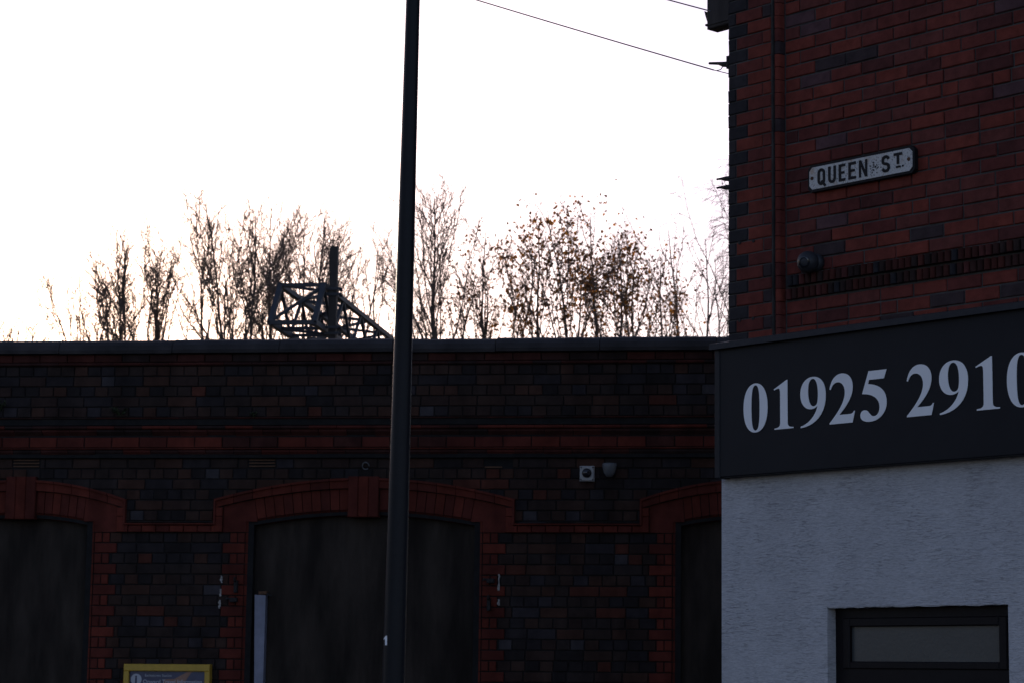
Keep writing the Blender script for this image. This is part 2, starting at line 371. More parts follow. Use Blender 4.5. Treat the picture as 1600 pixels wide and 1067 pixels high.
# ------------------------------------------------------------------ station building
rnd = random.Random(7)
ST = empty('station_building', O1, -A1)
tag(ST, 'low dark brick station building with red brick arches, boarded windows and a parapet', 'building')
OPEN = [(-2.92, .57), (0.003, .928), (3.207, .57)]
def prof(wd): return (.085, .145, .175) if wd > .8 else (.058, .125, .160)
def z_in(x, wd): return 2.767 + prof(wd)[0] * (1 - (x / wd) ** 2)
def z_ext(x, wd): return 2.930 + prof(wd)[1] * (1 - (x / (wd + .26)) ** 2)
def z_hood(x, wd): return 2.985 + prof(wd)[2] * (1 - (x / (wd + .33)) ** 2)
SX0, SX1 = -7.0, 4.6     # richly built length; the plain body runs on to the left
# mortar bed, pierced by the openings
b = MB(); yb = .010
edges = [SX0]
for c, wd in OPEN: edges += [c - wd, c + wd]
edges.append(SX1)
for i in range(0, len(edges), 2): b.poly([(edges[i], yb, 0), (edges[i + 1], yb, 0), (edges[i + 1], yb, 3.34), (edges[i], yb, 3.34)])
for c, wd in OPEN:
    N = 16
    xs = [c - wd + 2 * wd * k / N for k in range(N + 1)]
    for k in range(N):
        za, zb = z_in(xs[k] - c, wd) + .004, z_in(xs[k + 1] - c, wd) + .004
        b.poly([(xs[k], yb, za), (xs[k + 1], yb, zb), (xs[k + 1], yb, 3.34), (xs[k], yb, 3.34)])
        b.poly([(xs[k], yb, za), (xs[k], .16, za), (xs[k + 1], .16, zb), (xs[k + 1], yb, zb)])
    z0 = .85
    b.poly([(c - wd, yb, z0), (c - wd, .16, z0), (c - wd, .16, 2.77), (c - wd, yb, 2.77)])
    b.poly([(c + wd, yb, z0), (c + wd, yb, 2.77), (c + wd, .16, 2.77), (c + wd, .16, z0)])
    b.poly([(c - wd, yb, .85), (c + wd, yb, .85), (c + wd, yb, 0), (c - wd, yb, 0)])
b.box(SX0, SX1, -.078, .3, 3.60, 4.199); b.box(SX0, SX1, -.030, .3, 3.33, 3.61)
b.build('wall', M['mortar_dark'], ST)
b = MB(); b.box(SX0 + .01, SX1 - .01, .162, 6, 0, 4.0); b.box(SX0 + .01, SX1 - .01, 5.7, 6, 4.0, 4.3); b.box(-26, SX0, .0, 6, 0, 4.3)
b.build('body', SOOT_SHADE[1], ST)
MB().box(SX0 + .02, SX1 - .02, .31, 5.7, 4.0, 4.03).build('roof', M['felt'], ST)
BR = Bricks('brick', ST, M1); RB = Bricks('red_brick', ST, M1)
def dk(): return rnd.choices(DARK, DARK_W)[0]
def rd(): return rnd.choice(REDS)
def so(): return rnd.choice(SOOT_SHADE)
HD, SL = .1185, .237
def run(B, x0, x1, z0, z1, y, step, off, pick, wild=0.0, **k):
    off += rnd.uniform(-.02, .02) if wild else 0
    x = x0 - (off % step)
    while x < x1 - .01:
        L = step * (1 + (rnd.uniform(-.05, .05) if wild else 0))
        if wild and step > .2 and rnd.random() < wild: L *= .5
        a, c = max(x, x0), x + L
        if c > x1 - .045: c = x1
        if c - a > .03: B.add(a, c, z0, z1, y, pick(), rnd=rnd, **k)
        x = c if c == x1 else x + L
# coping stones
cp = [(-.140, 4.200), (-.146, 4.228), (-.134, 4.268), (-.098, 4.303), (-.040, 4.322), (.12, 4.327), (.26, 4.315), (.31, 4.27), (.31, 4.200), (-.09, 4.200), (-.095, 4.206), (-.115, 4.206), (-.12, 4.200)]
x = SX0; r2 = random.Random(3)
while x < SX1 - .05:
    L = min(r2.uniform(.82, .98), SX1 - x); dz = r2.uniform(-.004, .003); n = 6
    bb = MB()
    for k in range(n):       # slightly worn top edge
        xa, xb = x + .003 + (L - .006) * k / n, x + .003 + (L - .006) * (k + 1) / n
        q = r2.uniform(-.002, .002)
        bb.sweep([(p[0], p[1] + dz + (q if p[1] > 4.25 else 0)) for p in cp], xa, xb)
    bb.build('coping_stone', M['coping'], ST); x += L
# courses below the coping
run(RB, SX0, SX1, 4.128, 4.199, -.098, SL, .05, so, joint=.006)
run(RB, SX0, SX1, 4.098, 4.128, -.112, SL, .12, so, shape='nose', joint=.004)
pz = 4.098
for k in range(5):
    if k % 2 == 0: run(BR, SX0, SX1, pz - .0866, pz, -.090, HD, .03 + .02 * k, dk, wild=.01)
    else: run(BR, SX0, SX1, pz - .0866, pz, -.090, SL, .09 + .01 * k, dk, wild=.01)
    pz -= .0866
run(RB, SX0, SX1, 3.650, 3.666, -.094, SL, .02, so, shape='nose', joint=.003)  # shadow line below the parapet, put into the brick colour
run(RB, SX0, SX1, 3.597, 3.650, -.074, HD, .06, so, joint=.007)
run(RB, SX0, SX1, 3.566, 3.597, -.084, SL, .10, lambda: rnd.choice(SOOT_SHADE + REDS), shape='nose', joint=.004)
run(RB, SX0, SX1, 3.505, 3.566, -.062, SL, .02, lambda: rnd.choice(SOOT_SHADE), shape='ovolo', joint=.005)  # recess shade painted in with the darker reds
run(RB, SX0, SX1, 3.412, 3.505, -.044, SL, .13, lambda: rnd.choice(REDS[:2] + REDS[3:] + SOOT_SHADE[:1]))
run(RB, SX0, SX1, 3.396, 3.412, -.058, SL, .03, rd, shape='nose', joint=.003)
run(RB, SX0, SX1, 3.329, 3.396, -.046, SL, .03, lambda: rnd.choice(SOOT_SHADE + REDS[3:]), shape='ovolo', joint=.005)  # darker picks carry the shade below the red band
# wall between cornice and impost
VENTS = [(-3.016, -2.779, 0), (-.988, -.751, 0), (1.003, 1.240, 1)]
def inside(x, z): return any(abs(x - c) < wd + .31 and z < z_hood(x - c, wd) - .03 for c, wd in OPEN)
z = 3.329; k = 0
while z > 2.79:
    zb = max(z - .0875, 2.785); st = SL if k % 2 == 0 else HD; x = SX0 - .04 * k
    while x < SX1:
        a, c2 = x, x + st; x += st
        segs = [(a, c2)]
        if k == 0:
            for v0, v1, _ in VENTS:
                ns = []
                for (p, q) in segs:
                    if q <= v0 or p >= v1: ns.append((p, q))
                    else:
                        if p < v0 - .02: ns.append((p, v0))
                        if q > v1 + .02: ns.append((v1, q))
                segs = ns
        for (p, q) in segs:
            if inside(p, z) and inside(q, z) and inside((p + q) / 2, z): continue
            BR.add(p, q, zb, z, 0.0, dk(), rnd=rnd)
    z -= .0875; k += 1
# impost string, jambs and lower piers
ROW = .0870
for i in range(len(OPEN) + 1):
    xl = SX0 if i == 0 else OPEN[i - 1][0] + OPEN[i - 1][1]
    xr = SX1 if i == len(OPEN) else OPEN[i][0] - OPEN[i][1]
    il, ir = (i > 0), (i < len(OPEN))
    run(RB, xl + (.26 if il else 0), xr - (.26 if ir else 0), 2.709, 2.768, -.030, HD, .02, rd, joint=.005)
    run(RB, xl + (.33 if il else 0), xr - (.33 if ir else 0), 2.768, 2.786, -.046, HD * 2, .02, rd, shape='nose', joint=.003)
    z = 2.709; k = 0
    while z > .12:
        zb = z - ROW; q = .135 if k % 2 == 0 else .195
        for side, on in ((1, il), (-1, ir)):
            if not on: continue
            e = xl if side > 0 else xr
            def put(a, c2, **kw):
                lo, hi = sorted((e + side * a, e + side * c2)); RB.add(lo, hi, zb, z, kw.pop('y', -.003), rd(), rnd=rnd, **kw)
            put(0, .068, shape='chamfer_l' if side > 0 else 'chamfer', jit=0, D=.14, joint=.006, y=-.003)
            if k % 2 == 0: put(.068, .135); put(.135, .20)
            else: put(.068, .263)
        a0 = xl + ((.20 if k % 2 == 0 else .263) if il else 0); a1 = xr - ((.20 if k % 2 == 0 else .263) if ir else 0)
        run(BR, a0, a1, zb, z, 0.0, HD if k % 2 == 0 else SL, .0 if k % 2 == 0 else .07, dk, wild=.15)
        z -= ROW; k += 1
BR.finish(); RB.finish()
# arches
def band_piece(c, xa, xb, f0, f1, y0, y1, fan=0.0, gap=.003, m=None, name='voussoir', nose=None):
    bb = MB(); n = 3
    lo = [(c + xa + gap + (xb - xa - 2 * gap) * k / n) for k in range(n + 1)]
    top = [(xx - c) * (1 + fan) + c for xx in lo]
    bb.prism([(xx, f0(xx - c)) for xx in lo] + [(tt, f1(tt - c)) for tt in reversed(top)], y0, y1)
    return bb.build(name, m or rd(), ST)
for c, wd in OPEN:
    fi = lambda x, wd=wd: z_in(x, wd); fi2 = lambda x, wd=wd: z_in(x, wd) + .045
    fi3 = lambda x, wd=wd: z_in(x, wd) + .050
    fe = lambda x, wd=wd: z_ext(x, wd) - .004; fe2 = lambda x, wd=wd: z_ext(x, wd) + .002
    fh = lambda x, wd=wd: z_hood(x, wd); fh2 = lambda x, wd=wd: z_hood(x, wd) - .020
    KW = .127
    for sgn in (-1, 1):
        # voussoirs
        n = max(4, round((wd - .03 - KW) / .075)); st = (wd - .03 - KW) / n
        for k in range(n):
            xa, xb = KW + k * st, KW + (k + 1) * st
            if sgn < 0: xa, xb = -xb, -xa
            band_piece(c, xa, xb, fi3, fe, -.006 + rnd.uniform(-.002, .002), .06, fan=.03)
            bb = MB()       # chamfered soffit brick
            N = [(c + xa + .003), (c + xb - .003)]
            bb.v += [(N[0], -.006, fi3(N[0] - c) - .003), (N[1], -.006, fi3(N[1] - c) - .003), (N[1], .045, fi(N[1] - c)), (N[0], .045, fi(N[0] - c)),
                     (N[0], .15, fi(N[0] - c)), (N[1], .15, fi(N[1] - c)), (N[1], .05, fi3(N[1] - c)), (N[0], .05, fi3(N[0] - c))]
            for q in ((0, 1, 2, 3), (3, 2, 5, 4), (0, 3, 4, 7), (1, 6, 5, 2), (0, 7, 6, 1)): bb.face(*q)
            bb.build('soffit_brick', rd(), ST)
        # skewback block
        x0, x1 = (wd - .03) , wd + .262
        P = [(x0, 2.80), (wd + .066, 2.80), (wd + .066, 2.712), (x1 - .004, 2.712), (x1 - .004, z_ext(x1, wd) - .004), ((x0 + x1) / 2, z_ext((x0 + x1) / 2, wd) - .004), (x0 * 1.03, z_ext(x0 * 1.03, wd) - .004)]
        if sgn < 0: P = [(-p[0], p[1]) for p in reversed(P)]
        MB().prism([(c + p[0], p[1]) for p in P], -.006, .06).build('skewback', REDS[1], ST)
        RBx = MB()      # chamfered top of the jamb beside it
        xa, xb = (c + wd, c + wd + .064) if sgn > 0 else (c - wd - .064, c - wd)
        ya, yb2 = (.045, -.004) if sgn > 0 else (-.004, .045)
        RBx.v += [(xa, ya, 2.712), (xb, yb2, 2.712), (xb, yb2, 2.80), (xa, ya, 2.80), (xa, .14, 2.712), (xb, .14, 2.712), (xb, .14, 2.80), (xa, .14, 2.80)]
        for q in ((0, 1, 2, 3), (0, 4, 5, 1), (1, 5, 6, 2), (2, 6, 7, 3), (3, 7, 4, 0)): RBx.face(*q)
        RBx.build('jamb_stop', REDS[0], ST)
        # hood mould
        W = wd + .33; n = round((W - KW) / .155); st = (W - KW) / n
        for k in range(n):
            xa, xb = KW + k * st, KW + (k + 1) * st
            if sgn < 0: xa, xb = -xb, -xa
            o = band_piece(c, xa, xb, fe2, fh2, -.034, .03, name='hood_brick', gap=.002)
            band_piece(c, xa, xb, lambda x: fh2(x) + .001, fh, -.052, .03, name='nosing', gap=.002, m=o.data.materials[0]).parent = o
        xa, xb = (c + wd + .262, c + W) if sgn > 0 else (c - W, c - wd - .262)
        MB().cbox(xa, xb, -.034, .03, 2.712, 2.84).build('hood_stop', REDS[0], ST); MB().cbox(xa, xb, -.034, .03, 2.843, z_ext(wd + .3, wd) - .004).build('hood_stop', REDS[2], ST)
        nx = (c + W - .012, c + W + .006) if sgn > 0 else (c - W - .006, c - W + .012)
        MB().cbox(nx[0], nx[1], -.050, .03, 2.77, z_hood(W, wd) + .001).build('hood_stop', REDS[1], ST)
    for k, (q0, q1) in enumerate(((-.128, -.044), (-.042, .042), (.044, .128))):
        MB().cbox(c + q0, c + q1, -.052 + .001 * k, .06, 2.835 if wd > .8 else 2.815, 3.172, .006).build('keystone', REDS[(1, 0, 3)[k]], ST)
    # board closing the opening
    bb = MB(); N = 20
    xs = [c - wd - .02 + (2 * wd + .04) * k / N for k in range(N + 1)]
    bb.prism([(xs[0], .80), (xs[-1], .80)] + [(xx, z_in(min(max(xx - c, -wd), wd), wd) + .02) for xx in reversed(xs)], .085, .11)
    bb.build('window_board', M['board'], ST)
    MB().cbox(c - wd - .1, c + wd + .1, -.07, .16, .74, .85, .012).build('sill', M['coping'], ST)
# louvred vents
for v0, v1, plain in VENTS:
    vt = MB().box(v0 + .004, v1 - .004, .03, .05, 3.246, 3.325).build('air_vent', M['mortar_dark'] if not plain else SOOT_SHADE[0], ST)
    if not plain:
        for q in range(3):
            zz = 3.256 + q * .026
            MB().sweep([(.03, zz + .014), (-.006, zz), (-.006, zz + .007), (.03, zz + .022)], v0 + .008, v1 - .008).build('louvre', M['terracotta'], vt)
    else:
        MB().box(v0 + .006, v0 + .15, -.004, .03, 3.246, 3.258).build('louvre', M['terracotta'], vt)

def on1(name, s, z, off): return empty(name, M1 @ Vector((s, -off, z)), -A1)
def on2(name, s, z, off): return empty(name, M2 @ Vector((s, -off, z)), -A2)

# iron stubs and lime smears left on the jambs
def iron_stub(s, z, long, label):
    e = on1('iron_bracket', s, z, 0)
    if long: MB().cbox(-.014, .014, -.050, .002, -.05, .05, .004).build('plate', M['iron'], e); MB().tube([(0, -.045, .045), (0, -.08, .052), (.004, -.09, .075)], [.011, .010, .007], 8).build('pin', M['iron'], e)
    else: MB().cbox(-.032, .03, -.045, .002, -.018, .018, .004).build('plate', M['iron'], e); MB().tube([(-.03, -.03, .008), (-.055, -.045, .012), (-.062, -.05, .0)], [.010, .009, .006], 8).build('pin', M['iron'], e)
    tag(e, label, 'bracket', 'old iron stubs in the window jambs')
iron_stub(-1.055, 2.260, True, 'upright rusty iron stub in the red jamb above the yellow notice frame')
iron_stub(-1.070, 2.150, False, 'sideways rusty iron stub in the red jamb above the yellow notice frame')
iron_stub(1.075, 2.315, False, 'sideways rusty iron stub beside white smears on jamb right of lamp post')
iron_stub(1.063, 2.120, True, 'upright rusty iron stub beside white smears on jamb right of lamp post')
def smear(name, pts, label):
    r3 = random.Random(len(pts) + 5); e = on1(name, pts[0][0], pts[-1][1], 0)
    for (s, z0, z1) in pts:
        n = 7; L = []; Q = []; s -= pts[0][0]; z0 -= pts[-1][1]; z1 -= pts[-1][1]
        for k in range(n + 1):
            z = z0 + (z1 - z0) * k / n; wdt = .007 + r3.uniform(-.003, .006) * (1 if 0 < k < n else .3); o = r3.uniform(-.004, .004)
            L.append((s - wdt + o, z)); Q.append((s + wdt + o, z))
        MB().prism(L + Q[::-1], -.0075, .004).build('streak', M['lime'], e)
    tag(e, label, 'mortar smear', 'old lime streaks on the brick piers')
smear('lime_smear', [(1.142, 2.235, 2.37), (1.142, 2.115, 2.165)], 'pale lime streak on bricks beside iron stubs right of the lamp post')
smear('lime_smear', [(-1.185, 2.29, 2.35), (-1.19, 2.18, 2.24), (-1.195, 2.08, 2.15)], 'pale lime streak on bricks beside iron stubs above the yellow frame')
# trunking in the boarded window
e = on1('cable_trunking', -.857, 0.85, -.05); bb = MB()
bb.prism([(-.043 + .03, 0), (.047 + .03 - .03, 0), (.047, 1.34), (-.045, 1.345)], -.045, .03); bb.build('channel', M['pipe'], e)
MB().cbox(-.02, .05, -.03, .03, 1.345, 1.375, .006).build('broken_cap', M['terracotta'], e); MB().tube([(.03, -.01, 1.36), (.065, -.02, 1.345), (.085, -.01, 1.335)], .010, 6).build('cable_end', M['iron'], e)
tag(e, 'pale blue-grey plastic trunking standing against the boarded window by the jamb', 'trunking')
# square box with dark dome, bell lamp, ring
e = on1('security_camera', 1.865, 3.194, 0)
MB().cbox(-.060, .060, -.055, .004, -.063, .063, .010).build('housing', M['cream'], e)
pr = [(.042, .045)] + [(.040 * math.cos(t * math.pi / 14), .055 + .030 * math.sin(t * math.pi / 14)) for t in range(7)] + [(.002, .086)]
MB().lathe(pr, 24, axis='y', org=(-.001, 0, .004)).build('dome', M['lens'], e, smooth=True)
for sx in (-1, 1):
    for sz in (-1, 1): MB().lathe([(.007, .05), (.006, .058), (.001, .059)], 8, axis='y', org=(sx * .048, 0, sz * .05)).build('screw', M['iron'], e)
tag(e, 'small square cream box with a black dome fixed to the dark brick wall', 'camera')
e = on1('bulkhead_lamp', 2.052, 3.225, 0)
MB().lathe([(.010, -.060), (.028, -.055), (.045, -.030), (.056, .008), (.060, .04), (.054, .052), (.02, .056)], 24, org=(0, -.062, 0)).build('shade', M['grey'], e, smooth=True)
MB().cbox(-.025, .025, -.03, .004, -.01, .05, .006).build('mount', M['grey'], e)
tag(e, 'small grey bell-shaped lamp on the brick wall beside the cream box', 'lamp')
e = on1('iron_ring', .012, 3.262, 0.004)
MB().tube([(.028 * math.cos(t * math.pi / 8), -.012 - .01 * math.sin(t * math.pi / 8), .028 * math.sin(t * math.pi / 8)) for t in range(15)], .005, 6).build('loop', M['grey'], e)
MB().tube([(0, 0.01, .024), (0, -.02, .03)], .006, 6).build('eye', M['grey'], e)
tag(e, 'small grey metal ring fixed in the wall above the arch keystone', 'ring')

# framed notice
def text_mesh(name, body, size, m, parent, loc, bold=0.0, xs=1.0):
    cu = bpy.data.curves.new(name, 'FONT'); cu.body = body; cu.size = size; cu.extrude = .0006; cu.offset = bold; cu.resolution_u = 3
    t = bpy.data.objects.new(name, cu); COL.objects.link(t); bpy.context.view_layer.update()
    me = bpy.data.meshes.new_from_object(t.evaluated_get(bpy.context.evaluated_depsgraph_get())); bpy.data.objects.remove(t); bpy.data.curves.remove(cu)
    me.materials.clear()
    o = link(name, me, m, parent); o.location = loc; o.rotation_euler = (math.pi / 2, 0, 0); o.scale = (xs, 1, 1); return o
e = on1('notice_frame', -1.603, .55, .004)
WH, HH = .364, 1.070
for nm, q in (('frame_top', (-WH, WH, HH - .058, HH)), ('frame_side', (-WH, -WH + .045, .058, HH - .0585)), ('frame_side', (WH - .045, WH, .058, HH - .0585)), ('frame_bottom', (-WH, WH, 0, .0575))):
    MB().cbox(q[0], q[1], -.075, 0, q[2], q[3], .006).build(nm, M['yellow'], e)
MB().box(-WH + .04, WH - .04, -.040, 0, .05, HH - .05).build('backing', M['iron'], e)
po = MB().box(-WH + .046, WH - .046, -.043, -.041, .06, HH - .06).build('poster', M['paper'], e)
MB().box(-WH + .047, WH - .047, -.0455, -.0435, .895, HH - .061).build('header', M['navy'], po)
MB().prism([(-.02, .8955), (.13, .8955), (.2, 1.0), (.22, 1.0085), (.17, 1.0085), (.06, .95), (-.03, .945)], -.0470, -.0460).build('picture', M['peach'], po)
MB().lathe([(.046, .0460), (.046, .0472)], 28, axis='y', org=(-.262, 0, .944)).build('badge', M['paper'], po)
text_mesh('information_mark', 'i', .092, M['navy'], po, (-.2735, -.0476, .912), .004)
text_mesh('small_heading', 'Earlestown Station', .030, M['paper'], po, (-.19, -.0480, .967))
text_mesh('heading', 'Onward Travel Information', .0445, M['paper'], po, (-.205, -.0480, .912), .0006)
tag(e, 'yellow framed travel information notice on the pier between boarded openings', 'notice board')

# weeds on the ledges
def weed(s, z, off, n, h, label, seed):
    r3 = random.Random(seed); bb = MB(); e = on1('wall_weed', s, z, off); st = MB()
    for k in range(n):
        a = r3.uniform(0, math.pi); t = r3.uniform(.3, 1) * h; lean = r3.uniform(-.9, .9)
        tip = Vector((math.sin(lean) * t, -abs(math.sin(a)) * t * .5 - .01, math.cos(lean) * t - .02))
        st.tube([(0, 0, -.01), tip * .55 + Vector((0, 0, .01)), tip], [.0025, .002, .0012], 3)
        for q in range(7):
            p = tip * r3.uniform(.3, 1.05); d = Vector((r3.uniform(-1, 1), r3.uniform(-1, .3), r3.uniform(-.6, .8))).normalized() * r3.uniform(.015, .032)
            sdv = d.cross(Vector((r3.uniform(-1, 1), r3.uniform(-1, 1), 1))).normalized() * .007
            bb.poly([p, p + d * .5 + sdv, p + d, p + d * .5 - sdv])
    st.build('stem', M['weed'], e); bb.build('leaves', M['weed'], e); tag(e, label, 'weed', 'weeds rooted in the parapet joints')
weed(-3.12, 3.72, .090, 9, .13, 'green weed rooted in parapet wall above the narrow boarded opening', 1)
weed(-2.07, 3.685, .090, 9, .10, 'green weed rooted at foot of the parapet above the yellow notice', 2)
weed(-.92, 3.675, .090, 5, .06, 'tiny weed at foot of the parapet above the wide boarded window', 3)

# ------------------------------------------------------------------ corner building
CB = empty('corner_building', O2, -A2)
tag(CB, 'red brick corner building with white rendered ground floor and blue-black brick quoins', 'building')
rnd = random.Random(21)
WR = .060; CW = 5.0; DEP = 4.4; TOPZ = 7.0
b = MB(); b.box(.004, .36, .008, DEP, 2.80, TOPZ); b.box(.36, CW, WR + .010, DEP, 2.80, TOPZ)
b.build('upper_wall', M['mortar'], CB)
PB = Bricks('quoin_brick', CB, M2); FB = Bricks('brick', CB, M2); DB = Bricks('billet_brick', CB, M2); BE = Bricks('bead_brick', CB, M2)
def rb(): return rnd.choices(REDB, REDB_W)[0]
def bl(): return rnd.choice(BLUE)
z = 3.785 - .08 * 5; k = 0; zs = []
while z < 3.78: zs.append((z, z + .08)); z += .08
zs += [(3.785, 3.863), (3.863, 3.94)]
z = 3.94
while z < TOPZ - .1: zs.append((z, z + .08)); z += .08
for k, (z0, z1) in enumerate(zs):
    # pilaster
    if k % 2 == 0:
        PB.add(0, .165, z0, z1, 0, bl(), rnd=rnd, joint=.007, D=.08); PB.add(.165, .36, z0, z1, 0, rnd.choice(REDB[:5]), rnd=rnd, joint=.007)
    else:
        PB.add(0, .068, z0, z1, 0, bl(), rnd=rnd, joint=.007, D=.08); PB.add(.068, .29, z0, z1, 0, rnd.choice(REDB[:5]), rnd=rnd, joint=.007)
        PB.add(.29, .36, z0, z1, 0, rnd.choice(REDB[:4] + [REDB[7]]), rnd=rnd, joint=.007)
    BE.add(.366, .412, z0, z1, .012, rnd.choice(REDB[:5] + [REDB[7]] * (rnd.random() < .3)), D=.06, shape='round', joint=.004, rnd=rnd, jit=.001)
    if 3.78 < z0 < 3.93:
        x = .425 + (.02 if z0 > 3.85 else 0)
        while x < CW - .05:
            m = rnd.choice([BLUE[2]] + SOOT_SHADE + SOOT_SHADE + [REDB[5]])
            DB.add(x, x + .047, z0 + .006, z1 - .004, WR - .030 + (.010 if z0 < 3.85 else 0), m, D=.06, shape='round', joint=.006, rnd=rnd, jit=.003)
            x += .047
        continue
    x = .42 - (.12 if k % 2 else 0) - rnd.choice((0, 0, .02))
    while x < CW:
        L = .24 if rnd.random() > .06 else .12
        a, c = max(x, .42), min(x + L, CW)
        if c - a > .03: FB.add(a, c, z0, z1, WR, rb(), rnd=rnd, joint=.009, jit=.004)
        x += L
for q in (PB, FB, DB, BE): q.finish()
# fixing holes with dowels in the quoins
for s, zz in ((.10, 4.175), (.215, 4.172), (.10, 3.700), (.212, 3.700)):
    MB().lathe([(.011, 0), (.011, .004), (.004, .005)], 10, axis='y', org=(s, 0.0, zz)).build('fixing_plug', M['iron'], CB)
# rendered ground floor with window opening
WX0, WX1, WZ0, WZ1 = .790, 2.052, .80, 1.976
yr = -.012
b = MB()
def rect(x0, x1, z0, z1, nx=1): b.poly([(x0, yr, z0), (x1, yr, z0), (x1, yr, z1), (x0, yr, z1)])
rect(-.040, WX0, 0, 2.78); rect(WX1, CW, 0, 2.78); rect(WX0, WX1, WZ1, 2.78); rect(WX0, WX1, 0, WZ0)
for q in (((WX0, yr, WZ0), (WX0, .11, WZ0), (WX0, .11, WZ1), (WX0, yr, WZ1)), ((WX1, yr, WZ0), (WX1, yr, WZ1), (WX1, .11, WZ1), (WX1, .11, WZ0)),
          ((WX0, yr, WZ1), (WX0, .11, WZ1), (WX1, .11, WZ1), (WX1, yr, WZ1)), ((WX0, yr, WZ0), (WX1, yr, WZ0), (WX1, .11, WZ0), (WX0, .11, WZ0)),
          ((-.040, yr, 0), (-.040, yr, 2.78), (-.040, DEP, 2.78), (-.040, DEP, 0)), ((CW, yr, 0), (CW, DEP, 0), (CW, DEP, 2.78), (CW, yr, 2.78)),
          ((-.040, DEP, 0), (-.040, DEP, 2.78), (CW, DEP, 2.78), (CW, DEP, 0)), ((-.040, yr, 2.78), (CW, yr, 2.78), (CW, DEP, 2.78), (-.040, DEP, 2.78))): b.poly(q)
b.build('rendered_wall', M['render'], CB)
# ragged lip of render over the window
b = MB(); r3 = random.Random(4); n = 40
xs = [WX0 + .002 + (WX1 - WX0 - .004) * k / n for k in range(n + 1)]
b.prism([(xx, WZ1 + .001) for xx in xs] + [(xx, WZ1 - r3.uniform(.001, .007)) for xx in reversed(xs)], yr + .003, .05)
b.build('render_lip', M['render'], CB)
# window
wn = MB(); fy0, fy1 = .060, .105
wn.box(WX0, WX0 + .062, fy0, fy1, WZ0, WZ1 - .001); wn.box(WX1 - .058, WX1, fy0, fy1, WZ0, WZ1 - .001); wn.box(WX0 + .062, WX1 - .058, fy0, fy1, WZ1 - .062, WZ1 - .001); wn.box(WX0 + .062, WX1 - .058, fy0, fy1, 1.50, 1.635); wn.box(WX0 + .062, WX1 - .058, fy0, fy1, WZ0, WZ0 + .06)
win = wn.build('window', M['frame'], CB)
sx0, sx1, sz0, sz1 = WX0 + .060, WX1 - .056, 1.630, WZ1 - .060
sh = MB(); sh.cbox(sx0, sx0 + .050, fy0 - .012, fy1, sz0, sz1, .006); sh.cbox(sx1 - .055, sx1, fy0 - .012, fy1, sz0, sz1, .006); sh.cbox(sx0 + .0505, sx1 - .0555, fy0 - .012, fy1, sz1 - .050, sz1, .006); sh.cbox(sx0 + .0505, sx1 - .0555, fy0 - .012, fy1, sz0, sz0 + .042, .006)
sh.build('top_sash', M['frame'], win)
MB().box(sx0 + .048, sx1 - .053, fy0 + .014, fy0 + .020, sz0 + .04, sz1 - .048).build('top_pane', M['glass'], win)
MB().box(WX0 + .06, WX1 - .056, fy0 + .020, fy0 + .026, WZ0 + .058, 1.502).build('lower_pane', M['glass'], win)
MB().cbox(WX0 - .04, WX1 + .04, -.06, .10, WZ0 - .07, WZ0 + .001, .008).build('window_sill', M['coping'], CB)
b = MB(); hx, hy = CW / 2, DEP / 2
P = [(-.25, -.25, TOPZ), (CW + .25, -.25, TOPZ), (CW + .25, DEP + .25, TOPZ), (-.25, DEP + .25, TOPZ), (1.6, hy, TOPZ + 1.7), (CW - 1.6, hy, TOPZ + 1.7)]
b.v += P
for q in ((0, 1, 5, 4), (1, 2, 5), (2, 3, 4, 5), (3, 0, 4), (3, 2, 1, 0)): b.face(*q)
b.build('roof', M['slate'], CB)

# shop sign with telephone number
SG = on2('shop_sign', 0, 2.753, .012)
tag(SG, 'long black fascia board with white telephone number 01925 2910 above white render', 'sign')
FH = .780; FT = .088
MB().cbox(.0, 4.6, -FT, 0.0, 0, FH, .006).build('board', M['fascia'], SG)
MB().cbox(-.012, .030, -FT - .006, -.001, -.004, FH - .001, .004).build('edge_strip', M['trim'], SG)
MB().sweep([(.060, FH + .062), (-FT - .030, FH + .024), (-FT - .034, FH - .012), (-FT - .012, FH - .012), (-FT - .008, FH + .008), (.060, FH + .040)], -.030, 4.62).build('flashing', M['trim'], SG)
def bez(p0, p1, p2, p3, n=10):
    return [tuple((1 - t) ** 3 * p0[i] + 3 * (1 - t) ** 2 * t * p1[i] + 3 * (1 - t) * t * t * p2[i] + t ** 3 * p3[i] for i in (0, 1)) for t in [k / n for k in range(1, n + 1)]]
def path(s):
    tk = s.split(); out = []; cur = []; i = 0
    num = lambda k: (float(tk[k]), float(tk[k + 1]))
    while i < len(tk):
        c = tk[i]
        if c == 'M': cur = [num(i + 1)]; i += 3
        elif c == 'L': cur.append(num(i + 1)); i += 3
        elif c == 'C': cur += bez(cur[-1], num(i + 1), num(i + 3), num(i + 5)); i += 7
        elif c == 'Z': out.append(cur); i += 1
    return out
